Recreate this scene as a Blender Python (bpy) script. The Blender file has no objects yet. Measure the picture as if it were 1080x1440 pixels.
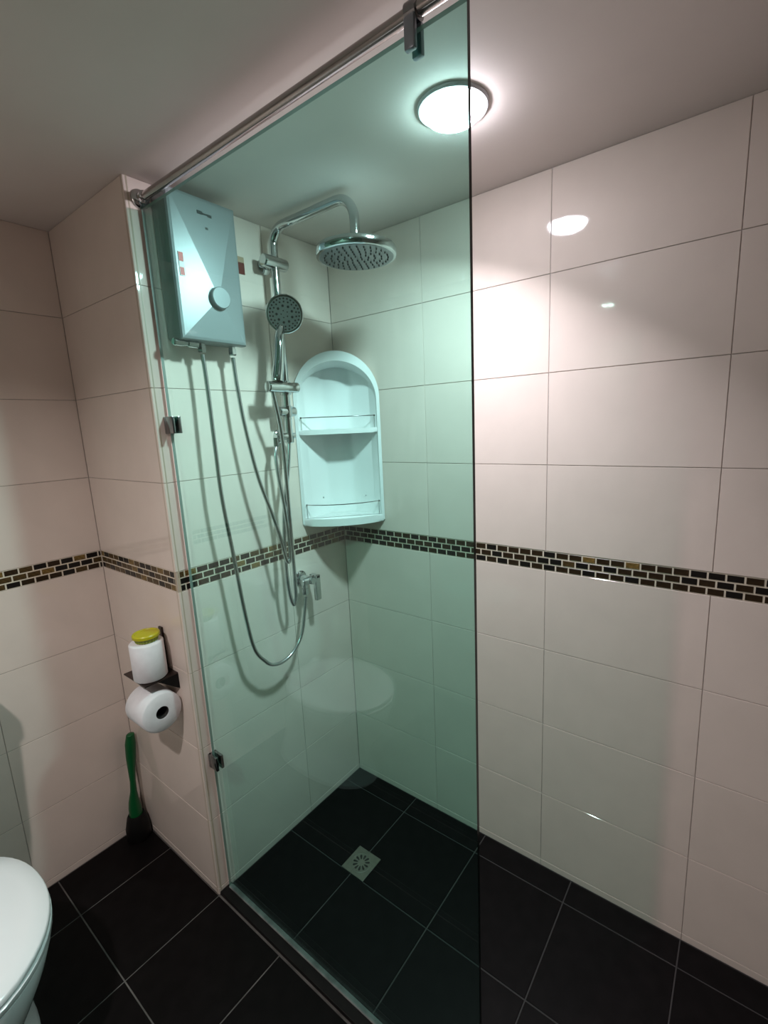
import bpy, bmesh, math, random
from mathutils import Vector, Matrix

random.seed(7)
S = bpy.context.scene
COL = S.collection

# ------------------------------------------------------------------ camera
cam_d = bpy.data.cameras.new('camera')
cam = bpy.data.objects.new('camera', cam_d)
COL.objects.link(cam)
PITCH, ROLL, YAW = 0.185, -0.0428, math.radians(45) - 0.1356
fwd = Vector((-math.sin(YAW) * math.cos(PITCH), math.cos(YAW) * math.cos(PITCH), -math.sin(PITCH)))
rt = fwd.cross(Vector((0, 0, 1))).normalized()
up = rt.cross(fwd)
r2 = math.cos(ROLL) * rt + math.sin(ROLL) * up
u2 = -math.sin(ROLL) * rt + math.cos(ROLL) * up
M = Matrix(((r2.x, u2.x, -fwd.x, 1.2423), (r2.y, u2.y, -fwd.y, -1.2853), (r2.z, u2.z, -fwd.z, 1.4459), (0, 0, 0, 1)))
cam.matrix_world = M
cam_d.sensor_fit = 'HORIZONTAL'
cam_d.sensor_width = 36
cam_d.lens = 654.9 / 1080 * 36
cam_d.shift_x = -19.54 / 1080
cam_d.clip_start = 0.02
S.camera = cam

# ------------------------------------------------------------------ world and exposure
W = bpy.data.worlds.new('world')
S.world = W
W.use_nodes = True
W.node_tree.nodes['Background'].inputs[0].default_value = (0.6, 0.55, 0.55, 1)
W.node_tree.nodes['Background'].inputs[1].default_value = 0.02
S.view_settings.view_transform = 'Standard'
S.view_settings.look = 'None'
S.view_settings.exposure = 0.0
S.view_settings.gamma = 1.0
S.view_settings.use_curve_mapping = False

LAMP_SHOWER = ((0.96, 0.955, 1.04), 62.0, 10.0, 150)   # colour, diffuser radiance, beam watts, beam angle
LAMP_ROOM = ((1.0, 0.95, 0.93), 60.0, 12.5, 145)


# ------------------------------------------------------------------ materials
def mat(name, col, rough=0.4, metal=0.0, spec=0.5, noise=0.0, nscale=40.0, bump=0.0, bscale=200.0, coat=0.0, emit=None, estr=0.0, stretch=None, ramp_col=None):
    m = bpy.data.materials.new(name)
    m.use_nodes = True
    nt = m.node_tree
    b = nt.nodes['Principled BSDF']
    b.inputs['Base Color'].default_value = (*col, 1)
    b.inputs['Roughness'].default_value = rough
    b.inputs['Metallic'].default_value = metal
    b.inputs['Specular IOR Level'].default_value = spec
    b.inputs['Coat Weight'].default_value = coat
    if emit:
        b.inputs['Emission Color'].default_value = (*emit, 1)
        b.inputs['Emission Strength'].default_value = estr
    tc = nt.nodes.new('ShaderNodeTexCoord')
    src = tc.outputs['Object']
    if stretch:
        mp = nt.nodes.new('ShaderNodeMapping')
        mp.inputs['Scale'].default_value = stretch
        nt.links.new(src, mp.inputs['Vector'])
        src = mp.outputs['Vector']
    if noise > 0:
        n = nt.nodes.new('ShaderNodeTexNoise')
        n.inputs['Scale'].default_value = nscale
        n.inputs['Detail'].default_value = 4
        nt.links.new(src, n.inputs['Vector'])
        r = nt.nodes.new('ShaderNodeValToRGB')
        r.color_ramp.elements[0].position = 0.3
        r.color_ramp.elements[1].position = 0.7
        lo = ramp_col if ramp_col else tuple(c * (1 - noise) for c in col)
        r.color_ramp.elements[0].color = (*lo, 1)
        r.color_ramp.elements[1].color = (*[min(1, c * (1 + noise * 0.5)) for c in col], 1)
        nt.links.new(n.outputs['Fac'], r.inputs['Fac'])
        nt.links.new(r.outputs['Color'], b.inputs['Base Color'])
    if bump > 0:
        n2 = nt.nodes.new('ShaderNodeTexNoise')
        n2.inputs['Scale'].default_value = bscale
        nt.links.new(src, n2.inputs['Vector'])
        bp = nt.nodes.new('ShaderNodeBump')
        bp.inputs['Strength'].default_value = bump
        bp.inputs['Distance'].default_value = 0.002
        nt.links.new(n2.outputs['Fac'], bp.inputs['Height'])
        nt.links.new(bp.outputs['Normal'], b.inputs['Normal'])
    return m


def glass_mat(name, tint, refl=1.0):
    m = bpy.data.materials.new(name)
    m.use_nodes = True
    nt = m.node_tree
    nt.nodes.clear()
    out = nt.nodes.new('ShaderNodeOutputMaterial')
    tr = nt.nodes.new('ShaderNodeBsdfTransparent')
    tr.inputs['Color'].default_value = (*tint, 1)
    gl = nt.nodes.new('ShaderNodeBsdfGlossy')
    gl.inputs['Roughness'].default_value = 0.0
    lw = nt.nodes.new('ShaderNodeLayerWeight')
    lw.inputs['Blend'].default_value = 0.5
    pw = nt.nodes.new('ShaderNodeMath')
    pw.operation = 'POWER'
    pw.inputs[1].default_value = 5.0
    nt.links.new(lw.outputs['Facing'], pw.inputs[0])
    ma = nt.nodes.new('ShaderNodeMath')
    ma.operation = 'MULTIPLY_ADD'
    ma.inputs[1].default_value = 0.957 * refl
    ma.inputs[2].default_value = 0.043 * refl
    nt.links.new(pw.outputs[0], ma.inputs[0])
    mx = nt.nodes.new('ShaderNodeMixShader')
    nt.links.new(ma.outputs[0], mx.inputs[0])
    nt.links.new(tr.outputs[0], mx.inputs[1])
    nt.links.new(gl.outputs[0], mx.inputs[2])
    nt.links.new(mx.outputs[0], out.inputs[0])
    return m


def emit_mat(name, col, strength):
    m = bpy.data.materials.new(name)
    m.use_nodes = True
    nt = m.node_tree
    nt.nodes.clear()
    o = nt.nodes.new('ShaderNodeOutputMaterial')
    e = nt.nodes.new('ShaderNodeEmission')
    e.inputs[0].default_value = (*col, 1)
    e.inputs[1].default_value = strength
    nt.links.new(e.outputs[0], o.inputs[0])
    return m


TILE = [mat('wall_tile_a', (0.79, 0.668, 0.598), 0.045, noise=0.035, nscale=9, bump=0.006, bscale=60),
        mat('wall_tile_b', (0.80, 0.678, 0.608), 0.045, noise=0.035, nscale=8, bump=0.006, bscale=60),
        mat('wall_tile_c', (0.78, 0.663, 0.593), 0.05, noise=0.035, nscale=10, bump=0.006, bscale=60)]
GROUT = mat('wall_grout', (0.52, 0.45, 0.42), 0.9, noise=0.2, nscale=60)
CREAM = mat('mosaic_grout', (0.72, 0.62, 0.50), 0.85)
MOS = [mat('mosaic_black', (0.012, 0.009, 0.008), 0.28, spec=0.28),
       mat('mosaic_dark_brown', (0.034, 0.019, 0.009), 0.3, spec=0.28, noise=0.4, nscale=120),
       mat('mosaic_bronze', (0.085, 0.050, 0.018), 0.3, spec=0.28, noise=0.5, nscale=150),
       mat('mosaic_gold', (0.20, 0.12, 0.035), 0.3, spec=0.28, noise=0.5, nscale=150)]
FTILE = [mat('floor_tile_a', (0.0050, 0.0040, 0.0042), 0.45, spec=0.09, noise=0.35, nscale=25, bump=0.06, bscale=120),
         mat('floor_tile_b', (0.0056, 0.0045, 0.0047), 0.43, spec=0.09, noise=0.35, nscale=22, bump=0.06, bscale=120)]
FGROUT = mat('floor_grout', (0.125, 0.112, 0.105), 0.9, noise=0.5, nscale=14)
# the grout of the shower floor is darker than that of the floor outside it
_nt = FGROUT.node_tree
_b = _nt.nodes['Principled BSDF']
_src = _b.inputs['Base Color'].links[0].from_socket
_tc = next(n for n in _nt.nodes if n.type == 'TEX_COORD')
_sep = _nt.nodes.new('ShaderNodeSeparateXYZ')
_nt.links.new(_tc.outputs['Object'], _sep.inputs[0])
_gt = _nt.nodes.new('ShaderNodeMath')
_gt.operation = 'GREATER_THAN'
_gt.inputs[1].default_value = -0.65
_nt.links.new(_sep.outputs['Y'], _gt.inputs[0])
_mx = _nt.nodes.new('ShaderNodeMix')
_mx.data_type = 'RGBA'
_mx.inputs[7].default_value = (0.040, 0.036, 0.035, 1)
_nt.links.new(_gt.outputs[0], _mx.inputs[0])
_nt.links.new(_src, _mx.inputs[6])
_nt.links.new(_mx.outputs[2], _b.inputs['Base Color'])
CEIL = mat('ceiling_paint', (0.78, 0.69, 0.65), 0.75, noise=0.03, nscale=6, bump=0.03, bscale=90)
PAINT = mat('plain_wall', (0.30, 0.25, 0.225), 0.6)
TRIMM = mat('edge_trim', (0.50, 0.42, 0.32), 0.4)
CHROME = mat('chrome', (0.60, 0.62, 0.63), 0.07, metal=1.0)
CHROME_DK = mat('dark_chrome', (0.30, 0.30, 0.31), 0.18, metal=1.0)
STEEL = mat('brushed_steel', (0.36, 0.34, 0.30), 0.36, metal=1.0, noise=0.15, nscale=50)
HOSE = mat('hose_steel', (0.55, 0.56, 0.57), 0.22, metal=1.0, noise=0.25, nscale=400)
WPLASTIC = mat('white_plastic', (0.88, 0.89, 0.89), 0.22)
SILVERP = mat('silver_plastic', (0.27, 0.30, 0.31), 0.38, metal=0.3)
SILVERD = mat('grey_plastic', (0.30, 0.33, 0.34), 0.35)
BLACKP = mat('black_plastic', (0.006, 0.0055, 0.0055), 0.5, spec=0.2)
NOZ = mat('grey_rubber', (0.07, 0.075, 0.08), 0.5)
CERAMIC = mat('white_ceramic', (0.80, 0.80, 0.81), 0.10, coat=0.4)
PAPER = mat('white_paper', (0.80, 0.78, 0.80), 0.95, noise=0.04, nscale=60, bump=0.1, bscale=150)
CORE = mat('roll_core', (0.02, 0.017, 0.015), 0.9)
YELLOW = mat('yellow_green_plastic', (0.50, 0.44, 0.008), 0.35)
YGREEN = mat('olive_plastic', (0.22, 0.26, 0.01), 0.4)
GREEN = mat('green_plastic', (0.003, 0.095, 0.025), 0.35)
HOLDER = mat('dark_bronze_metal', (0.055, 0.038, 0.034), 0.28, metal=0.7)
RED = mat('red_print', (0.55, 0.06, 0.05), 0.4)
LABELW = mat('label_white', (0.75, 0.72, 0.72), 0.4)
MAROON = mat('maroon_print', (0.13, 0.022, 0.015), 0.4)
TAN = mat('tan_print', (0.42, 0.30, 0.20), 0.4)
INK = mat('dark_ink', (0.02, 0.03, 0.03), 0.4)
GLASS = glass_mat('green_tinted_glass', (0.70, 0.92, 0.868), 1.2)
GLASS_EDGE = mat('glass_edge', (0.004, 0.020, 0.018), 0.15)
LAMP1 = emit_mat('shower_lamp_glow', *LAMP_SHOWER[:2])
LAMP2 = emit_mat('room_lamp_glow', *LAMP_ROOM[:2])
LAMPBASE = mat('lamp_housing', (0.70, 0.70, 0.73), 0.4)
SEAL = mat('silicone_sealant', (0.22, 0.27, 0.24), 0.4)


# ------------------------------------------------------------------ mesh helpers
def obj(name, bm, m, parent=None, smooth=False, angle=35, kind=None):
    me = bpy.data.meshes.new(name)
    bmesh.ops.recalc_face_normals(bm, faces=bm.faces[:])
    bm.to_mesh(me)
    bm.free()
    for x in (m if isinstance(m, (list, tuple)) else [m]):
        me.materials.append(x)
    if smooth:
        for p in me.polygons:
            p.use_smooth = True
        me.set_sharp_from_angle(angle=math.radians(angle))
    o = bpy.data.objects.new(name, me)
    COL.objects.link(o)
    if parent:
        o.parent = parent
    if kind:
        o['kind'] = kind
    return o


def rel(o, parent):
    """parent o to an Empty without moving it in the world"""
    o.parent = parent
    o.matrix_parent_inverse = parent.matrix_basis.inverted()
    return o


def thing(name, label, cat, loc, group=None):
    o = bpy.data.objects.new(name, None)
    o.empty_display_size = 0.05
    o.location = loc
    COL.objects.link(o)
    o['label'] = label
    o['category'] = cat
    if group:
        o['group'] = group
    return o


def part(name, bm, m, root, smooth=True, angle=35, label=None, kind=None):
    o = obj(name, bm, m, None, smooth, angle, kind)
    r = root
    if r.parent is not None:                      # a sub-part: its part sits at the world origin offset of the thing
        o.parent = r
        o.matrix_parent_inverse = (r.parent.matrix_basis @ r.matrix_parent_inverse @ r.matrix_basis).inverted()
    else:
        rel(o, r)
    if label:
        o['label'] = label
    return o


def tag(o, label, cat, group=None):
    o['label'] = label
    o['category'] = cat
    if group:
        o['group'] = group


def box(bm, x0, x1, y0, y1, z0, z1, bev=0.0, seg=2):
    vs = [bm.verts.new((x, y, z)) for x in (x0, x1) for y in (y0, y1) for z in (z0, z1)]
    fs = [(0, 1, 3, 2), (4, 6, 7, 5), (0, 4, 5, 1), (2, 3, 7, 6), (0, 2, 6, 4), (1, 5, 7, 3)]
    faces = [bm.faces.new([vs[i] for i in f]) for f in fs]
    if bev > 0:
        es = list({e for f in faces for e in f.edges})
        bmesh.ops.bevel(bm, geom=es, offset=bev, segments=seg, profile=0.5, affect='EDGES')
    return bm


def frame(axis):
    a = Vector(axis).normalized()
    t = Vector((0, 0, 1)) if abs(a.z) < 0.9 else Vector((1, 0, 0))
    u = t.cross(a).normalized()
    return u, a.cross(u)


def lathe(bm, origin, axis, prof, seg=32, capa=True, capb=True):
    """prof: list of (radius, distance along axis)"""
    a = Vector(axis).normalized()
    u, v = frame(a)
    o = Vector(origin)
    rings = []
    for r, d in prof:
        if r < 1e-6:
            rings.append([bm.verts.new(o + a * d)])
        else:
            rings.append([bm.verts.new(o + a * d + (u * math.cos(2 * math.pi * k / seg) + v * math.sin(2 * math.pi * k / seg)) * r) for k in range(seg)])
    for p, q in zip(rings, rings[1:]):
        for k in range(seg):
            k2 = (k + 1) % seg
            if len(p) == 1 and len(q) == 1:
                continue
            if len(p) == 1:
                bm.faces.new((p[0], q[k], q[k2]))
            elif len(q) == 1:
                bm.faces.new((p[k], p[k2], q[0]))
            else:
                bm.faces.new((p[k], p[k2], q[k2], q[k]))
    if capa and len(rings[0]) > 1:
        bm.faces.new(rings[0])
    if capb and len(rings[-1]) > 1:
        bm.faces.new(rings[-1])
    return bm


def catmull(pts, n=8):
    P = [Vector(p) for p in pts]
    P = [2 * P[0] - P[1]] + P + [2 * P[-1] - P[-2]]
    out = []
    for i in range(1, len(P) - 2):
        for k in range(n):
            t = k / n
            p0, p1, p2, p3 = P[i - 1:i + 3]
            out.append(0.5 * ((2 * p1) + (-p0 + p2) * t + (2 * p0 - 5 * p1 + 4 * p2 - p3) * t * t + (-p0 + 3 * p1 - 3 * p2 + p3) * t ** 3))
    out.append(P[-2])
    return out


def tube(bm, pts, r, seg=12, radii=None, flat=None):
    pts = [Vector(p) for p in pts]
    n = len(pts)
    rings = []
    u = None
    for i in range(n):
        t = (pts[min(i + 1, n - 1)] - pts[max(i - 1, 0)]).normalized()
        if u is None:
            u, v = frame(t)
        else:
            u = (u - t * u.dot(t)).normalized()
            v = t.cross(u)
        ri = radii[i] if radii else r
        rings.append([bm.verts.new(pts[i] + u * math.cos(2 * math.pi * k / seg) * ri + v * math.sin(2 * math.pi * k / seg) * ri * (flat or 1)) for k in range(seg)])
    for p, q in zip(rings, rings[1:]):
        for k in range(seg):
            bm.faces.new((p[k], p[(k + 1) % seg], q[(k + 1) % seg], q[k]))
    bm.faces.new(rings[0])
    bm.faces.new(rings[-1])
    return bm


def prism(bm, poly, z0, z1, top_scale=None):
    a = [bm.verts.new((x, y, z0)) for x, y in poly]
    b = [bm.verts.new((x, y, z1)) for x, y in poly]
    n = len(poly)
    bm.faces.new(a)
    bm.faces.new(b)
    for i in range(n):
        bm.faces.new((a[i], a[(i + 1) % n], b[(i + 1) % n], b[i]))
    return bm


def N():
    return bmesh.new()


# ------------------------------------------------------------------ setting: shell
ZC = 2.0588
XL, YP = -0.492, -0.675       # left wall plane, front plane of the middle wall block
XR, YB = 2.10, -1.95          # side and back walls, behind the camera
GD = 0.002                    # depth of a joint


def struct(name, bm, m):
    return obj(name, bm, m, kind='structure')


floor = struct('floor', box(N(), XL - 0.05, XR + 0.05, YB - 0.05, 0.05, -0.06, -GD), FGROUT)
ceiling = struct('ceiling', box(N(), XL - 0.05, XR + 0.05, YB - 0.05, 0.05, ZC, ZC + 0.05), CEIL)
wall_right = struct('wall_right', box(N(), GD * 0 - 0.0, XR + 0.05, GD, 0.05, -0.06, ZC), GROUT)
wall_middle = struct('wall_middle', box(N(), XL - 0.05, -GD, YP + GD, 0.05, -0.06, ZC), GROUT)
wall_left = struct('wall_left', box(N(), XL - 0.05, XL - GD, YB - 0.05, YP + GD, -0.06, ZC), GROUT)
wall_back = struct('wall_back', box(N(), XL - GD, XR + 0.05, YB - 0.05, YB, -GD, ZC), PAINT)
wall_side = struct('wall_side', box(N(), XR, XR + 0.05, YB, GD, -GD, ZC), PAINT)

tile_cache = {}


def tile_mesh(kind, axis, w, h, t, ch):
    """a chamfered slab centred on the origin, thickness t behind the face; axis = outward direction"""
    key = (kind, axis, round(w, 4), round(h, 4))
    if key in tile_cache:
        return tile_cache[key]
    me = bpy.data.meshes.new(kind)
    V, F = [], []

    def ring(ww, hh, d):
        i = len(V)
        for a, b in ((-1, -1), (1, -1), (1, 1), (-1, 1)):
            p, q = a * ww / 2, b * hh / 2
            V.append({'-y': (p, -d, q), '+x': (d, p, q), '+z': (p, q, d)}[axis])
        return i
    r0, r1, r2_ = ring(w, h, -t), ring(w, h, -ch), ring(w - 2 * ch, h - 2 * ch, 0)
    for a, b in ((r0, r1), (r1, r2_)):
        for k in range(4):
            F.append((a + k, a + (k + 1) % 4, b + (k + 1) % 4, b + k))
    F.append((r2_, r2_ + 1, r2_ + 2, r2_ + 3))
    F.append((r0 + 3, r0 + 2, r0 + 1, r0))
    me.from_pydata(V, [], F)
    bm = bmesh.new()
    bm.from_mesh(me)
    bmesh.ops.recalc_face_normals(bm, faces=bm.faces[:])
    bm.to_mesh(me)
    bm.free()
    me.materials.append(None)
    tile_cache[key] = me
    return me


def place(me, name, m, parent, loc):
    o = bpy.data.objects.new(name, me)
    COL.objects.link(o)
    o.material_slots[0].link = 'OBJECT'
    o.material_slots[0].material = m
    o.location = loc
    o.parent = parent
    return o


ZROWS = [(0.0, 0.0225), (0.0225, 0.270), (0.270, 0.5175), (0.5175, 0.765), (0.765, 1.0124),
         (1.0708, 1.3183), (1.3183, 1.5658), (1.5658, 1.8133), (1.8133, ZC)]
JG = 0.0019


def tile_wall(parent, axis, plane, edges):
    for a, b in zip(edges, edges[1:]):
        for z0, z1 in ZROWS:
            w, h = (b - a) - JG, (z1 - z0) - JG
            me = tile_mesh('wall_tile', axis, w, h, GD + 0.0015, 0.0005)
            jit = random.uniform(-0.0002, 0.0002)
            c, z = (a + b) / 2, (z0 + z1) / 2
            loc = (c, plane + jit, z) if axis == '-y' else (plane + jit, c, z)
            place(me, 'wall_tile', random.choice(TILE), parent, loc)


tile_wall(wall_right, '-y', 0.0, [0.0, 0.394, 0.794, 1.194, 1.594, 1.994, XR])
tile_wall(wall_middle, '+x', 0.0, [YP, -0.280, 0.0])
tile_wall(wall_middle, '-y', YP, [XL, 0.0])
tile_wall(wall_left, '+x', XL, [-1.815, -1.415, -1.015, YP])

MP, MH = 0.0362, 0.0584 / 3
ZB0 = 1.0124


def mosaic(parent, axis, plane, a0, a1, start, gold):
    # the cream bed of the band, set back behind the mosaic faces
    bm = N()
    if axis == '-y':
        box(bm, a0, a1, plane + 0.0012, plane + 0.003, ZB0 + 0.0005, ZB0 + 0.0579)
    else:
        box(bm, plane - 0.003, plane - 0.0012, a0, a1, ZB0 + 0.0005, ZB0 + 0.0579)
    obj('mosaic_bed', bm, CREAM, parent)
    for r in range(3):
        p = start + (MP / 2 if r == 1 else 0)
        while p < a1:
            q0, q1 = max(p, a0), min(p + MP, a1)
            p += MP
            if q1 - q0 < 0.008:
                continue
            w, h = q1 - q0 - 0.0042, MH - 0.0040
            me = tile_mesh('mosaic_tile', axis, w, h, 0.003, 0.0007)
            x = random.random()
            m = MOS[3] if x < gold else MOS[2] if x < gold * 3.0 else MOS[1] if x < 0.55 else MOS[0]
            c, z = (q0 + q1) / 2, ZB0 + (r + 0.5) * MH
            jit = random.uniform(-0.0003, 0.0003)
            place(me, 'mosaic_tile', m, parent, (c, plane + jit, z) if axis == '-y' else (plane + jit, c, z))


mosaic(wall_right, '-y', 0.0, 0.0, 1.75, -0.01, 0.012)
mosaic(wall_middle, '+x', 0.0, YP + 0.004, 0.0, YP - 0.012, 0.14)
mosaic(wall_middle, '-y', YP, XL, -0.004, XL - 0.015, 0.20)
mosaic(wall_left, '+x', XL, -1.30, YP, -1.30, 0.09)

# floor tiles
xe = [XL, -0.301, 0.0, 0.296, 0.5945, 0.893, 1.1915, 1.490, 1.7885, XR]
ye = [YB, -1.815, -1.53, -1.245, -0.960, YP - 0.001]
ys = [-0.628, -0.381, -0.082, 0.0]


def floor_rows(xs, yy):
    for a, b in zip(xs, xs[1:]):
        for c, d in zip(yy, yy[1:]):
            g = 0.0036
            me = tile_mesh('floor_tile', '+z', b - a - g, d - c - g, 0.004, 0.001)
            place(me, 'floor_tile', random.choice(FTILE), floor, ((a + b) / 2, (c + d) / 2, random.uniform(-0.0003, 0.0002)))


floor_rows(xe, ye)
floor_rows([0.0] + xe[3:], ys)

# low dark kerb under the glass, and the pale edge trim of the wall corner
kerb = struct('trim_1', box(N(), 0.0005, XR, -0.6715, -0.630, -0.004, 0.010, 0.002), mat('dark_kerb_stone', (0.008, 0.007, 0.007), 0.5, spec=0.15, noise=0.3, nscale=30))
bm = N()
pts = [(0.0006 + 0.0105 * (math.cos(a) - 1), YP - 0.0006 - 0.0105 * (math.sin(a) - 1)) for a in [i * math.pi / 2 / 8 for i in range(9)]]
poly = [(x, y) for x, y in pts] + [(-0.011, YP + 0.0115)]
prism(bm, poly, 0.0, ZC)
struct('trim_2', bm, TRIMM)
bm = N()
box(bm, 0.012, 0.905, -0.6470, -0.6330, 0.010, 0.0130, 0.0012)
struct('trim_3', bm, mat('grey_sealant', (0.16, 0.16, 0.155), 0.5, noise=0.5, nscale=30))

# ------------------------------------------------------------------ glass panel
GX0, GX1, GZ0, GZ1 = 0.010, 0.903, 0.0120, 1.989
gp = thing('glass_panel', 'tall fixed green-tinted glass shower screen standing on the dark kerb', 'shower screen', (0.45, -0.64, 0.012))
bm = box(N(), GX0, GX1, -0.644, -0.636, GZ0, GZ1)
bm.normal_update()
for f in bm.faces:
    if abs(f.normal.y) < 0.5:
        f.material_index = 1 if f.normal.x > 0.5 else 2
pane = part('pane', bm, [GLASS, GLASS_EDGE, SEAL], gp, smooth=False)
for z in (1.470, 0.470):
    bm = N()
    box(bm, 0.0003, 0.042, -0.6525, -0.6445, z - 0.022, z + 0.022, 0.0015)
    box(bm, 0.0003, 0.042, -0.6355, -0.6275, z - 0.022, z + 0.022, 0.0015)
    box(bm, 0.0003, 0.0095, -0.6530, -0.6270, z - 0.022, z + 0.022, 0.001)
    part('wall_clip', bm, CHROME_DK, gp, label='small square dark chrome clip')
bm = N()
box(bm, 0.808, 0.826, -0.6545, -0.6448, 1.962, 2.004, 0.003)
box(bm, 0.808, 0.826, -0.6352, -0.6260, 1.962, 2.004, 0.003)
part('rail_clamp', bm, mat('clamp_metal', (0.34, 0.37, 0.42), 0.3, metal=0.8), gp, label='grey metal clamp gripping the top edge of the glass')

# ------------------------------------------------------------------ support rail
sr = thing('support_rail', 'round chrome rail running along the top of the glass below the ceiling', 'rail', (0.0, -0.640, 2.0135))
bm = tube(N(), [(0.004, -0.640, 2.0135), (XR - 0.001, -0.640, 2.0135)], 0.0095, 20)
part('tube', bm, mat('satin_rail', (0.44, 0.41, 0.40), 0.2, metal=1.0), sr)
bm = lathe(N(), (0.0002, -0.640, 2.0135), (1, 0, 0), [(0.022, 0), (0.022, 0.004), (0.019, 0.008), (0.0135, 0.010), (0.0135, 0.024), (0.0098, 0.026)], 28)
part('wall_flange', bm, CHROME, sr, label='round chrome flange on the tiled wall')
bm = lathe(N(), (0.817, -0.640, 2.0135), (1, 0, 0), [(0.0098, -0.010), (0.0135, -0.009), (0.0135, 0.009), (0.0098, 0.010)], 24)
part('clamp_ring', bm, CHROME_DK, sr)

# ------------------------------------------------------------------ ceiling lamps
LX, LY = 0.720, -0.362
lamp = thing('ceiling_lamp', 'bright round ceiling lamp glowing above the shower', 'lamp', (LX, LY, ZC), 'ceiling lamps')
part('housing', lathe(N(), (LX, LY, ZC), (0, 0, -1), [(0.071, -0.0002), (0.071, 0.003), (0.068, 0.006), (0.062, 0.0065), (0.0595, 0.004)], 40), LAMPBASE, lamp)
part('diffuser', lathe(N(), (LX, LY, ZC), (0, 0, -1), [(0.0595, 0.0045), (0.058, 0.011), (0.051, 0.019), (0.038, 0.0245), (0.020, 0.0270), (0.0, 0.0275)], 40), LAMP1, lamp)  # larger and more domed than the flush lamp, its glare put into the shape


def beam(root, x, y, z, size, shape, spec, aim=(0, 0, -1)):
    """the directed light of a recessed lamp, just under its diffuser"""
    l = bpy.data.lights.new('lamp_beam', 'AREA')
    l.shape = shape
    l.size = size
    l.color = spec[0]
    l.energy = spec[2]
    l.spread = math.radians(spec[3])
    o = bpy.data.objects.new('lamp_beam', l)
    COL.objects.link(o)
    o.location = (x, y, z)
    o.rotation_euler = Vector(aim).to_track_quat('-Z', 'Y').to_euler()
    rel(o, root)


beam(lamp, LX, LY, ZC - 0.0420, 0.086, 'DISK', LAMP_SHOWER, (-0.40, -0.17, -1))
L2 = (0.546, -1.655)
lamp2 = thing('ceiling_lamp', 'small square ceiling lamp mirrored as a tiny bright spot in the right wall', 'lamp', (L2[0], L2[1], ZC), 'ceiling lamps')
part('housing', box(N(), L2[0] - 0.038, L2[0] + 0.038, L2[1] - 0.038, L2[1] + 0.038, ZC - 0.005, ZC + 0.0002, 0.0015), LAMPBASE, lamp2)
part('diffuser', box(N(), L2[0] - 0.028, L2[0] + 0.028, L2[1] - 0.028, L2[1] + 0.028, ZC - 0.0075, ZC - 0.0048, 0.001), LAMP2, lamp2)
beam(lamp2, L2[0], L2[1], ZC - 0.0085, 0.052, 'SQUARE', LAMP_ROOM)

# ------------------------------------------------------------------ water heater
HY0, HY1, HZ0, HZ1 = -0.618, -0.426, 1.682, 2.034
wh = thing('water_heater', 'silver grey electric water heater box on the shower wall under the ceiling', 'water heater', (0.0, -0.52, HZ0))
part('back_box', box(N(), 0.0003, 0.058, HY0 + 0.003, HY1 - 0.003, HZ0 + 0.004, HZ1 - 0.003, 0.008, 3), SILVERD, wh, label='dark grey rear shell')
# front cover: faces that slope in towards the dial, with a rounded rim and a flared foot
ky, kz = -0.508, 1.793
rim = [(HY0, HZ1), (HY1, HZ1), (HY1, HZ0 + 0.055), (HY1, HZ0), (HY0 + 0.062, HZ0), (HY0, HZ0)]
bm = N()
xb, xf, xa = 0.052, 0.079, 0.091
back = [bm.verts.new((xb, y, z)) for y, z in rim]


def shrink(y, z, d):
    return (y + (d if y < -0.52 else -d) if abs(y - HY0) < 1e-6 or abs(y - HY1) < 1e-6 else y,
            z + (d if abs(z - HZ0) < 1e-6 else -d if abs(z - HZ1) < 1e-6 else 0))


mid = [bm.verts.new((xf - 0.007, y, z)) for y, z in rim]
edge = [bm.verts.new((xf - 0.002, *shrink(y, z, 0.003))) for y, z in rim]
frt = [bm.verts.new((xf, *shrink(y, z, 0.009))) for y, z in rim]
apex = bm.verts.new((xa, ky, kz))
n = len(rim)
for A_, B_ in ((back, mid), (mid, edge), (edge, frt)):
    for i in range(n):
        bm.faces.new((A_[i], A_[(i + 1) % n], B_[(i + 1) % n], B_[i]))
for i in range(n):
    bm.faces.new((frt[i], frt[(i + 1) % n], apex))
bm.faces.new(back)
cover = part('front_cover', bm, SILVERP, wh, angle=4)
dial = part('dial', lathe(N(), (0.080, ky, kz), (1, 0, 0), [(0.029, 0), (0.029, 0.009), (0.027, 0.010), (0.027, 0.020), (0.025, 0.0225), (0.0, 0.0225)], 40), SILVERP, wh)
# dark printed marks of the unreadable maker line, and the small sign below it
for y0, y1, z0, z1 in ((-0.540, -0.525, 1.991, 1.999), (-0.524, -0.512, 1.9925, 1.996), (-0.5115, -0.500, 1.990, 1.9965), (-0.522, -0.515, 1.958, 1.963)):
    xx = xf + (xa - xf) * (HZ1 - 0.009 - (z0 + z1) / 2) / (HZ1 - 0.009 - kz) + 0.0012
    part('printed_mark', box(N(), xx - 0.003, xx, y0, y1, z0, z1), INK, wh, smooth=False)
bm = box(N(), 0.077, 0.0812, -0.604, -0.590, 1.832, 1.888)
stk = part('label_sticker', bm, LABELW, wh, smooth=False, label='white sticker with red print')
bm = N()
box(bm, 0.0772, 0.0816, -0.6035, -0.592, 1.866, 1.887)
box(bm, 0.0772, 0.0816, -0.603, -0.5925, 1.834, 1.852)
part('red_print', bm, RED, stk, smooth=False, label='red blocks on the sticker')
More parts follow.
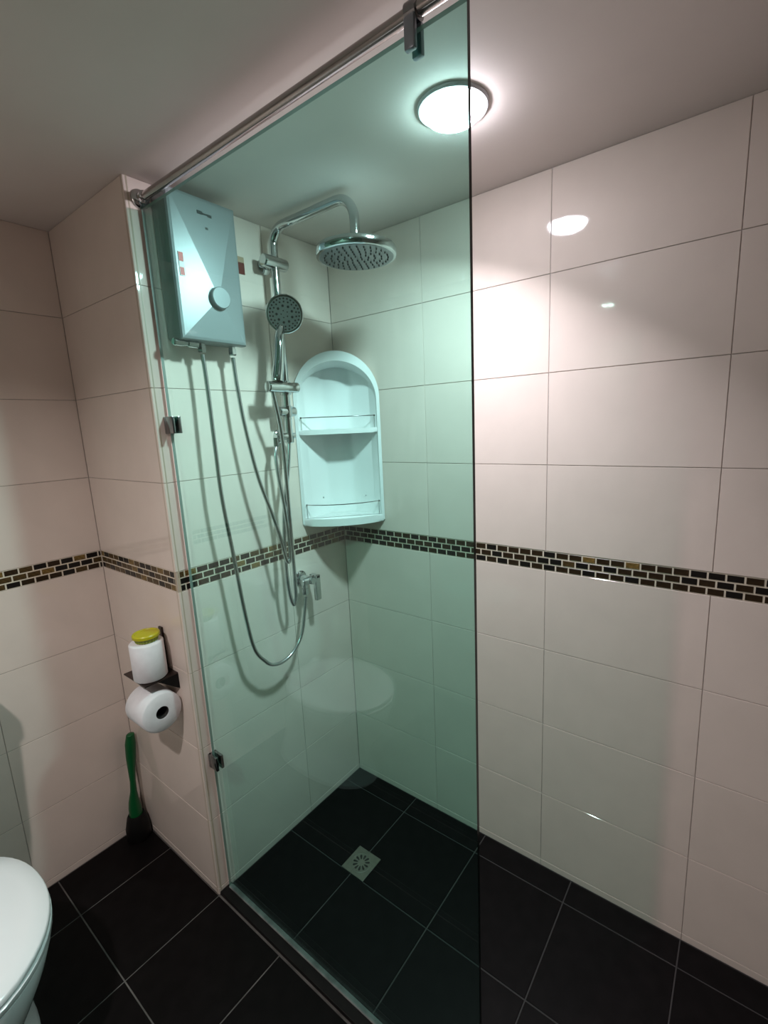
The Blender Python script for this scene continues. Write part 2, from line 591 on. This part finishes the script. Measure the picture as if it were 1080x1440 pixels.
# chrome lever cock at the lower left corner
bm = N()
lathe(bm, (0.056, -0.586, 1.6765), (0, -1, 0), [(0.0, -0.020), (0.0105, -0.020), (0.0105, 0.006), (0.007, 0.008), (0.007, 0.016), (0.0095, 0.018), (0.0095, 0.042), (0.007, 0.045), (0, 0.045)], 20)
part('drain_cock', bm, CHROME, wh, label='chrome cock sticking out at the lower left corner')
for y in (-0.550, -0.457):
    bm = lathe(N(), (0.050, y, HZ0 + 0.006), (0, 0, -1), [(0.0095, 0), (0.0095, 0.012), (0.0115, 0.013), (0.0115, 0.028), (0.009, 0.031)], 6)
    part('hose_nut', bm, CHROME, wh, smooth=False)

# ------------------------------------------------------------------ hoses
h1 = [(0.050, -0.550, 1.652), (0.052, -0.548, 1.560), (0.058, -0.549, 1.40), (0.060, -0.547, 1.265), (0.060, -0.530, 1.083), (0.060, -0.513, 0.900),
      (0.060, -0.494, 0.783), (0.060, -0.462, 0.728), (0.060, -0.432, 0.700), (0.060, -0.386, 0.693), (0.060, -0.338, 0.713), (0.058, -0.300, 0.758), (0.052, -0.272, 0.842), (0.050, -0.264, 0.875)]
h2 = [(0.050, -0.457, 1.652), (0.052, -0.455, 1.579), (0.058, -0.446, 1.459), (0.066, -0.424, 1.311), (0.076, -0.394, 1.196), (0.082, -0.376, 1.121),
      (0.085, -0.366, 1.062), (0.086, -0.361, 1.038), (0.086, -0.353, 1.028), (0.086, -0.346, 1.042), (0.082, -0.341, 1.092), (0.078, -0.344, 1.200), (0.068, -0.349, 1.300), (0.056, -0.344, 1.369), (0.050, -0.331, 1.400)]
h3 = [(0.098, -0.366, 1.557), (0.096, -0.358, 1.520), (0.085, -0.338, 1.450), (0.078, -0.328, 1.370), (0.074, -0.324, 1.284), (0.070, -0.321, 1.197), (0.066, -0.318, 1.108), (0.064, -0.317, 1.055),
      (0.064, -0.316, 0.995), (0.064, -0.317, 0.924), (0.064, -0.319, 0.892), (0.064, -0.330, 0.871), (0.064, -0.341, 0.902), (0.064, -0.347, 0.958), (0.064, -0.347, 1.028), (0.062, -0.343, 1.10),
      (0.060, -0.330, 1.20), (0.058, -0.305, 1.30), (0.056, -0.292, 1.36), (0.052, -0.282, 1.408)]
for name, P_, r, lab in (('water_hose', h1, 0.0058, 'long steel hose hanging in a deep loop from the heater to the wall valve'),
                         ('water_hose', h2, 0.0058, 'steel hose slanting from the right heater outlet to the shower bar'),
                         ('shower_hose', h3, 0.0062, 'steel hose hanging in a narrow loop under the hand shower')):
    o = obj(name, tube(N(), catmull(P_, 7), r, 10), HOSE, smooth=True, angle=60)
    tag(o, lab, 'hose', 'shower hoses')

# ------------------------------------------------------------------ rain shower set
RX, RY = 0.052, -0.280
rs = thing('rain_shower', 'chrome overhead rain shower set with wall pipe and large round head', 'shower', (0.0, RY, 1.42))
pts = [(RX, RY, 1.42), (RX, RY, 1.985)]
for k in range(1, 9):
    a = k / 8 * math.pi / 2
    pts.append((RX + 0.048 * (1 - math.cos(a)), RY, 1.985 + 0.048 * math.sin(a)))
pts.append((0.318, RY, 2.033))
for k in range(1, 9):
    a = k / 8 * math.pi / 2
    pts.append((0.318 + 0.060 * math.sin(a), RY, 2.033 - 0.060 * (1 - math.cos(a))))
pts.append((0.378, RY, 1.935))
part('riser_pipe', tube(N(), pts, 0.0130, 20), CHROME, rs)
bm = lathe(N(), (0.378, RY, 1.940), (0, 0, -1), [(0.012, 0), (0.012, 0.012), (0.016, 0.016), (0.016, 0.026), (0.035, 0.029), (0.095, 0.034), (0.104, 0.038), (0.106, 0.043), (0.106, 0.056), (0.104, 0.059), (0.099, 0.060), (0.0, 0.060)], 56)
head = part('rain_head', bm, CHROME, rs)
bm = N()
lathe(bm, (0.378, RY, 1.8803), (0, 0, -1), [(0.098, 0), (0.097, 0.0012), (0.0, 0.0012)], 48)
fp = part('spray_face', bm, mat('spray_plate', (0.26, 0.28, 0.30), 0.3, metal=0.8), head, label='grey underside of the rain head')
bm = N()
for ring_r, cnt in ((0.015, 6), (0.032, 12), (0.049, 18), (0.066, 24), (0.083, 30)):
    for k in range(cnt):
        a = 2 * math.pi * k / cnt
        lathe(bm, (0.378 + ring_r * math.cos(a), RY + ring_r * math.sin(a), 1.8795), (0, 0, -1), [(0.0022, 0), (0.0014, 0.004)], 6)
part('nozzles', bm, NOZ, head, kind='stuff')
# upper wall bracket
bm = N()
lathe(bm, (0.0003, RY, 1.940), (1, 0, 0), [(0.024, 0), (0.024, 0.005), (0.020, 0.009), (0.0115, 0.012), (0.0115, 0.045)], 28)
lathe(bm, (RX, RY - 0.044, 1.940), (0, 1, 0), [(0, 0), (0.015, 0.0), (0.0185, 0.004), (0.0185, 0.082), (0.016, 0.086), (0, 0.086)], 24)
part('wall_bracket', bm, CHROME, rs)
# sliding holder for the hand shower, its knob across the pipe
bm = N()
lathe(bm, (0.098, RY - 0.104, 1.572), (0, 1, 0), [(0, 0), (0.014, 0), (0.0165, 0.003), (0.0165, 0.054), (0.0145, 0.056), (0.0145, 0.092), (0.0155, 0.094), (0.0155, 0.112), (0.013, 0.115), (0, 0.115)], 26)
lathe(bm, (RX, RY, 1.552), (0, 0, 1), [(0.0131, 0), (0.0185, 0.002), (0.0185, 0.042), (0.0131, 0.044)], 24)
lathe(bm, (RX, RY, 1.574), (1, 0, 0), [(0.011, 0), (0.011, 0.048)], 18)
part('slide_holder', bm, CHROME, rs)
# diverter block and the foot of the bar
bm = N()
lathe(bm, (RX, RY - 0.034, 1.502), (0, 1, 0), [(0, 0), (0.013, 0), (0.0155, 0.003), (0.0155, 0.062), (0.013, 0.065), (0, 0.065)], 22)
lathe(bm, (RX, RY, 1.484), (0, 0, 1), [(0.0131, 0), (0.0170, 0.002), (0.0170, 0.034), (0.0131, 0.036)], 22)
part('diverter', bm, CHROME, rs)
bm = N()
lathe(bm, (0.0003, RY, 1.425), (1, 0, 0), [(0.022, 0), (0.022, 0.005), (0.018, 0.008), (0.010, 0.011), (0.010, RX)], 26)
lathe(bm, (RX, RY - 0.055, 1.425), (0, 1, 0), [(0, 0), (0.0095, 0), (0.0105, 0.002), (0.0105, 0.076), (0, 0.078)], 20)
lathe(bm, (RX, RY, 1.402), (0, 0, 1), [(0.011, 0), (0.0145, 0.003), (0.0145, 0.028)], 20)
lathe(bm, (RX - 0.002, -0.331, 1.394), (0, 0, 1), [(0.0075, 0), (0.0095, 0.002), (0.0095, 0.028)], 8)
part('bar_foot', bm, CHROME, rs)

# ------------------------------------------------------------------ hand shower
hs = thing('hand_shower', 'chrome hand shower with a round dotted face clipped to the shower bar', 'hand shower', (0.090, -0.336, 1.575))
fn = Vector((0.74, -0.62, -0.26)).normalized()
hc = Vector((0.105, -0.303, 1.783))
bm = lathe(N(), hc - fn * 0.012, fn, [(0, -0.016), (0.016, -0.015), (0.034, -0.009), (0.050, 0.002), (0.0545, 0.008), (0.0545, 0.014), (0.0525, 0.0165), (0.047, 0.0172), (0, 0.0172)], 44)
hb = part('head', bm, CHROME, hs)
bm = lathe(N(), hc + fn * 0.0050, fn, [(0.0475, 0), (0.0465, 0.0012), (0.0, 0.0016)], 40)
part('face_plate', bm, mat('face_plate_grey', (0.55, 0.57, 0.58), 0.35, metal=0.2), hb, label='light grey face plate')
bm = N()
fu, fv = frame(fn)
for ring_r, cnt, sz in ((0.010, 5, 0.0022), (0.023, 9, 0.0042), (0.034, 18, 0.0030), (0.0425, 26, 0.0032)):
    for k in range(cnt):
        a = 2 * math.pi * (k + 0.5) / cnt
        lathe(bm, hc + fn * 0.0060 + (fu * math.cos(a) + fv * math.sin(a)) * ring_r, fn, [(sz, 0), (sz * 0.7, 0.0024)], 6)
part('nozzles', bm, NOZ, hb, kind='stuff')
bm = N()
hp = [(0.084, -0.296, 1.765), (0.088, -0.312, 1.735), (0.093, -0.322, 1.710), (0.096, -0.330, 1.66), (0.097, -0.338, 1.62), (0.098, -0.344, 1.600), (0.098, -0.346, 1.589)]
tube(bm, catmull(hp, 5), 0.01, 16, radii=[0.0125 + 0.0055 * min(1, i / 20) for i in range(31)])
part('handle', bm, CHROME, hs)

# ------------------------------------------------------------------ angle valve
av = thing('angle_valve', 'chrome wall valve with a flat square handle below the mosaic band', 'valve', (0.0, -0.235, 0.92))
bm = N()
lathe(bm, (0.0003, -0.240, 0.928), (1, 0, 0), [(0.026, 0), (0.026, 0.004), (0.022, 0.008), (0.0135, 0.010), (0.0135, 0.066), (0.011, 0.070), (0, 0.070)], 26)
lathe(bm, (0.050, -0.264, 0.928), (0, 1, 0), [(0, -0.013), (0.012, -0.013), (0.0135, -0.010), (0.0135, 0.045)], 22)
part('body', bm, CHROME, av)
bm = box(N(), 0.053, 0.066, -0.227, -0.205, 0.850, 0.940, 0.0015)
box(bm, 0.030, 0.066, -0.222, -0.206, 0.929, 0.941, 0.0015)
part('handle', bm, CHROME, av, label='flat square chrome lever')
bm = lathe(N(), (0.050, -0.264, 0.918), (0, 0, -1), [(0.0095, 0), (0.0095, 0.012), (0.0115, 0.013), (0.0115, 0.034), (0.009, 0.037)], 6)
part('outlet_nut', bm, CHROME, av, smooth=False)

# ------------------------------------------------------------------ corner shelf
cs = thing('corner_shelf', 'white plastic two-tier corner shelf with an arched top in the shower corner', 'shelf', (0.10, -0.10, 1.115))
DP = 0.208                        # plane x - y = DP holds the front frame
A45 = math.sqrt(0.5)
HW = DP * A45                     # half width and depth of the corner triangle


def cpt(s, d, z):
    """s along the front (towards the right wall), d = depth from the front plane into the corner"""
    x = (DP / 2) + s * A45 - d * A45
    y = -(DP / 2) + s * A45 + d * A45
    return (x, y, z)


ZSP, ZT = 1.545, 1.698
WO, WI = HW - 0.002, HW - 0.013


def zo(s):
    t = min(1, abs(s) / WO)
    return ZSP + (ZT - ZSP) * math.sqrt(max(0, 1 - t * t))


def zi(s):
    t = min(1, abs(s) / WI)
    return ZSP - 0.006 + (ZT - 0.026 - ZSP) * math.sqrt(max(0, 1 - t * t))


def dep(s, back, w):
    return max(0.0, min(back, HW - 0.0015 - abs(s) - w))


ZBOT = 1.114
ns = 40
bm = N()
ss_o = [-WO * math.cos(math.pi * k / ns) for k in range(ns + 1)]
ss_i = [-WI * math.cos(math.pi * k / ns) for k in range(ns + 1)]
O0 = [bm.verts.new(cpt(-WO, -0.002, ZBOT))] + [bm.verts.new(cpt(s, -0.002, zo(s))) for s in ss_o] + [bm.verts.new(cpt(WO, -0.002, ZBOT))]
I0 = [bm.verts.new(cpt(-WI, -0.002, ZBOT))] + [bm.verts.new(cpt(s, -0.002, zi(s))) for s in ss_i] + [bm.verts.new(cpt(WI, -0.002, ZBOT))]
SO = [-WO] + ss_o + [WO]
SI = [-WI] + ss_i + [WI]
ZO_ = [ZBOT] + [zo(s) for s in ss_o] + [ZBOT]
ZI_ = [ZBOT] + [zi(s) for s in ss_i] + [ZBOT]
Om = [bm.verts.new(cpt(s, dep(s, 0.102, 0.0005) * 0.25, z - 0.004)) for s, z in zip(SO, ZO_)]
O1 = [bm.verts.new(cpt(s, dep(s, 0.102, 0.0005), z - 0.030 * (1 if z > ZSP else 0))) for s, z in zip(SO, ZO_)]
I1 = [bm.verts.new(cpt(s, dep(s, 0.092, 0.006), z - 0.012 * (1 if z > ZSP else 0))) for s, z in zip(SI, ZI_)]
for A_, B_ in ((O0, I0), (O0, Om), (Om, O1), (I0, I1)):
    for i in range(len(A_) - 1):
        bm.faces.new((A_[i], A_[i + 1], B_[i + 1], B_[i]))
ib = [bm.verts.new(cpt(s, dep(s, 0.092, 0.006), ZBOT)) for s in SI]
ob = [bm.verts.new(cpt(s, dep(s, 0.102, 0.0005), ZBOT)) for s in SO]
for A_, B_ in ((I1, ib), (O1, ob), (ib, ob)):
    for i in range(len(A_) - 1):
        if A_ is I1 and i in (0, len(A_) - 2):
            continue
        if A_ is O1 and i in (0, len(A_) - 2):
            continue
        try:
            bm.faces.new((A_[i], A_[i + 1], B_[i + 1], B_[i]))
        except ValueError:
            pass
bmesh.ops.remove_doubles(bm, verts=bm.verts[:], dist=1e-5)
part('arched_body', bm, WPLASTIC, cs, angle=40)


def shelf_board(z0, z1, bulge, w, lip):
    k = 16
    poly = []
    for i in range(k + 1):
        s = -w + 2 * w * i / k
        poly.append(cpt(s, -bulge * (1 - (s / w) ** 2), 0)[:2])
    for s in (w, 0.092 - 0.04, -0.052, -w):
        poly.append(cpt(s, max(0.0005, dep(s, 0.091, 0.0065)), 0)[:2])
    bm = prism(N(), poly, z0, z1)
    es = [e for e in bm.edges if abs(e.verts[0].co.z - e.verts[1].co.z) < 1e-6]
    bmesh.ops.bevel(bm, geom=es, offset=lip, segments=3, profile=0.5, affect='EDGES')
    return bm


part('shelf', shelf_board(1.424, 1.441, 0.014, WI - 0.001, 0.004), WPLASTIC, cs)
part('shelf', shelf_board(1.108, 1.134, 0.042, WO - 0.002, 0.006), WPLASTIC, cs)
for zz, bz, bul, w in ((1.482, 1.441, 0.012, WI - 0.006), (1.182, 1.134, 0.036, WI - 0.004)):
    bm = N()
    P_ = [cpt(-w + 2 * w * i / 12, -bul * (1 - ((-w + 2 * w * i / 12) / w) ** 2) + 0.004, zz) for i in range(13)]
    tube(bm, catmull(P_, 3), 0.0017, 8)
    for s in (-w + 0.003, w - 0.003):
        tube(bm, [cpt(s, 0.004, bz - 0.001), cpt(s, 0.004, zz)], 0.0011, 6)
        lathe(bm, cpt(s, 0.004, zz), (1, -1, 0), [(0, -0.003), (0.003, -0.003), (0.003, 0.003), (0, 0.003)], 10)
    part('guard_rail', bm, CHROME, cs)
for s in (-0.070, 0.085):
    d = dep(s, 0.092, 0.006)
    part('screw_cap', lathe(N(), cpt(s, d + 0.0005, 1.196), (1, 0, 0) if s < 0 else (0, -1, 0), [(0.0035, 0), (0.003, 0.002), (0, 0.0025)], 12), CHROME, cs)

# ------------------------------------------------------------------ wall label next to the heater
wl = thing('warning_label', 'small dark red and tan sticker on the wall right of the heater', 'sticker', (0.0, -0.368, 1.905))
part('print', box(N(), 0.0003, 0.0012, -0.385, -0.352, 1.902, 1.934), MAROON, wl, smooth=False)
part('heading', box(N(), 0.0003, 0.0012, -0.385, -0.352, 1.9345, 1.950), TAN, wl, smooth=False, label='tan strip along the top of the sticker')

# ------------------------------------------------------------------ paper holder, rolls, cap
ph = thing('toilet_paper_holder', 'dark metal toilet paper holder with a shelf on the narrow wall', 'paper holder', (-0.13, YP, 0.70))
part('shelf', box(N(), -0.199, -0.066, -0.772, YP - 0.0003, 0.7480, 0.7520, 0.001), HOLDER, ph, smooth=False)
part('back_plate', box(N(), -0.140, -0.1210, YP - 0.0065, YP - 0.0003, 0.752, 0.882, 0.001), HOLDER, ph, smooth=False)
bm = N()
a = [bm.verts.new(p) for p in ((-0.066, YP - 0.0003, 0.748), (-0.066, YP - 0.060, 0.748), (-0.066, YP - 0.0003, 0.700))]
b = [bm.verts.new((v.co.x - 0.003, v.co.y, v.co.z)) for v in a]
bm.faces.new(a)
bm.faces.new(b)
for i in range(3):
    bm.faces.new((a[i], a[(i + 1) % 3], b[(i + 1) % 3], b[i]))
part('end_gusset', bm, BLACKP, ph, smooth=False)
RLY, RLZ = -0.7375, 0.6560
bm = tube(N(), catmull([(-0.175, YP - 0.0003, RLZ + 0.010), (-0.175, -0.715, RLZ + 0.010), (-0.172, RLY, RLZ + 0.010), (-0.160, RLY, RLZ + 0.010), (-0.075, RLY, RLZ + 0.010)], 5), 0.0055, 12)
part('roll_arm', bm, HOLDER, ph)


def roll(name, origin, axis, r, ln, rc, label):
    t = thing(name, label, 'toilet paper', origin, 'toilet paper rolls')
    bm = lathe(N(), origin, axis, [(rc, 0), (r - 0.004, 0), (r, 0.004), (r, ln - 0.004), (r - 0.004, ln), (rc, ln), (rc, 0)], 44, capa=False, capb=False)
    part('paper', bm, PAPER, t, angle=50)
    bm = lathe(N(), origin, axis, [(rc - 0.0002, 0.001), (rc - 0.0002, ln - 0.001), (rc - 0.0015, ln - 0.001), (rc - 0.0015, 0.001), (rc - 0.0002, 0.001)], 30, capa=False, capb=False)
    part('core_tube', bm, CORE, t)
    return t


roll('toilet_paper_roll', (-0.165, RLY, RLZ), (1, 0, 0), 0.0585, 0.105, 0.0185, 'white toilet paper roll hanging under the dark holder shelf')
roll('toilet_paper_roll', (-0.110, -0.7330, 0.7525), (0, 0, 1), 0.0450, 0.112, 0.016, 'white toilet paper roll standing upright on the dark holder shelf')
cap = thing('plastic_cap', 'yellow-green fluted plastic cap lying on top of the upright paper roll', 'cap', (-0.108, -0.7310, 0.8648))
bm = N()
seg = 48
prof = [(0.026, 0.0), (0.029, 0.003), (0.0305, 0.011), (0.0335, 0.013)]
rings = []
for r, d in prof:
    rings.append([bm.verts.new((-0.108 + (r + (0.0012 if k % 2 else -0.0012)) * math.cos(2 * math.pi * k / seg), -0.7310 + (r + (0.0012 if k % 2 else -0.0012)) * math.sin(2 * math.pi * k / seg), 0.8648 + d)) for k in range(seg)])
for p, q in zip(rings, rings[1:]):
    for k in range(seg):
        bm.faces.new((p[k], p[(k + 1) % seg], q[(k + 1) % seg], q[k]))
bm.faces.new(rings[0])
bm.faces.new(rings[-1])
part('fluted_skirt', bm, YGREEN, cap, smooth=False, label='olive fluted lower ring')
part('lid', lathe(N(), (-0.108, -0.7310, 0.8779), (0, 0, 1), [(0.034, 0), (0.0365, 0.002), (0.0365, 0.009), (0.034, 0.012), (0.029, 0.0125), (0.027, 0.010), (0, 0.010)], 44), YELLOW, cap)

# ------------------------------------------------------------------ toilet brush in the corner
BX, BY = -0.447, -0.7165
tb = thing('toilet_brush', 'green handled toilet brush in a black pot in the corner of the floor', 'toilet brush', (BX, BY, 0))
bm = lathe(N(), (BX, BY, 0.0003), (0, 0, 1), [(0.038, 0), (0.0405, 0.004), (0.0395, 0.045), (0.031, 0.085), (0.026, 0.095), (0.023, 0.095), (0.023, 0.08)], 36, capb=True)
part('pot', bm, BLACKP, tb, label='black pot')
hp = [(BX, BY, 0.085), (BX, BY, 0.120), (BX + 0.001, BY, 0.150), (BX + 0.006, BY + 0.002, 0.19), (BX + 0.008, BY + 0.004, 0.23), (BX + 0.004, BY + 0.008, 0.275), (BX, BY + 0.014, 0.32), (BX + 0.002, BY + 0.018, 0.37), (BX + 0.004, BY + 0.021, 0.400), (BX + 0.004, BY + 0.021, 0.407)]
cp = catmull(hp, 5)
ks = [(0.09, 0.022), (0.12, 0.021), (0.15, 0.017), (0.19, 0.011), (0.23, 0.0095), (0.275, 0.012), (0.32, 0.0165), (0.37, 0.0175), (0.405, 0.013), (0.413, 0.006)]


def interp(z):
    for (a0, b0), (a1, b1) in zip(ks, ks[1:]):
        if z <= a1:
            return b0 + (b1 - b0) * (z - a0) / (a1 - a0)
    return ks[-1][1]


part('handle', tube(N(), cp, 0.01, 16, radii=[interp(p.z) for p in cp]), GREEN, tb, angle=60)

# ------------------------------------------------------------------ toilet
tx, ty = -0.052, -1.256
to = thing('toilet', 'white ceramic toilet with its lid closed at the lower left edge', 'toilet', (tx, ty, 0))


def oval(cx, cy, a, b, n=56, p=2.25, back=None):
    out = []
    for k in range(n):
        t = 2 * math.pi * k / n
        c, s_ = math.cos(t), math.sin(t)
        e = 2 / (2.0 if c > 0 else p)
        x = cx + a * math.copysign(abs(c) ** e, c)
        if back is not None:
            x = max(x, back)
        out.append((x, cy + b * math.copysign(abs(s_) ** e, s_)))
    return out


def loft(bm, secs, capa=True, capb=True):
    rings = [[bm.verts.new((x, y, z)) for x, y in pl] for pl, z in secs]
    for p, q in zip(rings, rings[1:]):
        n = len(p)
        for k in range(n):
            bm.faces.new((p[k], p[(k + 1) % n], q[(k + 1) % n], q[k]))
    if capa:
        bm.faces.new(rings[0])
    if capb:
        bm.faces.new(rings[-1])
    return bm


bm = loft(N(), [(oval(tx - 0.10, ty, 0.255, 0.135, p=3), 0.0003), (oval(tx - 0.10, ty, 0.250, 0.130, p=3), 0.03), (oval(tx - 0.10, ty, 0.225, 0.110, p=3), 0.10), (oval(tx - 0.08, ty, 0.235, 0.115, p=2.6), 0.17),
                (oval(tx - 0.05, ty, 0.265, 0.145), 0.245), (oval(tx - 0.015, ty, 0.252, 0.172), 0.31), (oval(tx - 0.002, ty, 0.246, 0.184), 0.352), (oval(tx - 0.0, ty, 0.244, 0.184), 0.365)])
part('bowl', bm, CERAMIC, to, angle=60)
bm = loft(N(), [(oval(tx, ty, 0.242, 0.186), 0.3655), (oval(tx, ty, 0.2445, 0.1885), 0.369), (oval(tx, ty, 0.2445, 0.1885), 0.379), (oval(tx, ty, 0.241, 0.185), 0.3815)])
part('seat', bm, CERAMIC, to, angle=50)
bm = loft(N(), [(oval(tx, ty, 0.238, 0.184), 0.3835), (oval(tx, ty, 0.2425, 0.1875), 0.387), (oval(tx, ty, 0.2425, 0.1875), 0.396), (oval(tx, ty, 0.2395, 0.1845), 0.400), (oval(tx, ty, 0.20, 0.15), 0.4025), (oval(tx, ty, 0.10, 0.08), 0.4035)])
part('lid', bm, CERAMIC, to, angle=50)
for s in (-1, 1):
    part('hinge', box(N(), -0.305, -0.268, ty + s * 0.075 - 0.016, ty + s * 0.075 + 0.016, 0.372, 0.404, 0.006, 3), CERAMIC, to)
bm = N()


def rrect(x0, x1, y0, y1, r, n=6):
    out = []
    for cx, cy, a0 in ((x1 - r, y1 - r, 0), (x0 + r, y1 - r, 90), (x0 + r, y0 + r, 180), (x1 - r, y0 + r, 270)):
        for k in range(n + 1):
            a = math.radians(a0 + 90 * k / n)
            out.append((cx + r * math.cos(a), cy + r * math.sin(a)))
    return out


loft(bm, [(rrect(XL + 0.003, -0.325, ty - 0.145, ty + 0.145, 0.03), 0.365), (rrect(XL + 0.003, -0.318, ty - 0.160, ty + 0.160, 0.03), 0.50), (rrect(XL + 0.003, -0.312, ty - 0.175, ty + 0.175, 0.03), 0.80)])
part('tank', bm, CERAMIC, to, angle=50)
bm = loft(N(), [(rrect(XL + 0.003, -0.306, ty - 0.181, ty + 0.181, 0.032), 0.8005), (rrect(XL + 0.003, -0.306, ty - 0.181, ty + 0.181, 0.032), 0.825), (rrect(XL + 0.008, -0.313, ty - 0.174, ty + 0.174, 0.03), 0.835)])
tl = part('tank_lid', bm, CERAMIC, to, angle=50)
part('flush_button', lathe(N(), (-0.40, ty, 0.8352), (0, 0, 1), [(0.020, 0), (0.020, 0.004), (0.017, 0.006), (0, 0.006)], 28), CHROME, tl)

# ------------------------------------------------------------------ floor drain
fd = thing('floor_drain', 'square steel floor drain with slots in a ring, set in the shower floor', 'drain', (0.302, -0.335, 0.0))
cx, cy, hw = 0.302, -0.335, 0.047
bm = N()
box(bm, cx - hw, cx + hw, cy - hw, cy + hw, 0.0002, 0.0032, 0.001)
part('plate', bm, STEEL, fd, smooth=False)
bm = lathe(N(), (cx, cy, 0.0033), (0, 0, 1), [(0.036, 0), (0.036, 0.0010), (0.034, 0.0016), (0.032, 0.0010), (0.032, 0.0)], 40, capa=False, capb=False)
part('rim', bm, STEEL, fd)
for k in range(11):
    a = 2 * math.pi * k / 11
    ca, sa = math.cos(a), math.sin(a)
    bm = N()
    pts = []
    for t, w in ((0.0125, 0.0010), (0.015, 0.0020), (0.024, 0.0036), (0.0275, 0.0030), (0.0285, 0.0012)):
        pts.append((t, w))
    poly = [(cx + t * ca - w * sa, cy + t * sa + w * ca) for t, w in pts] + [(cx + t * ca + w * sa, cy + t * sa - w * ca) for t, w in reversed(pts)]
    prism(bm, poly, 0.0030, 0.0036)
    part('slot', bm, CORE, fd, smooth=False)
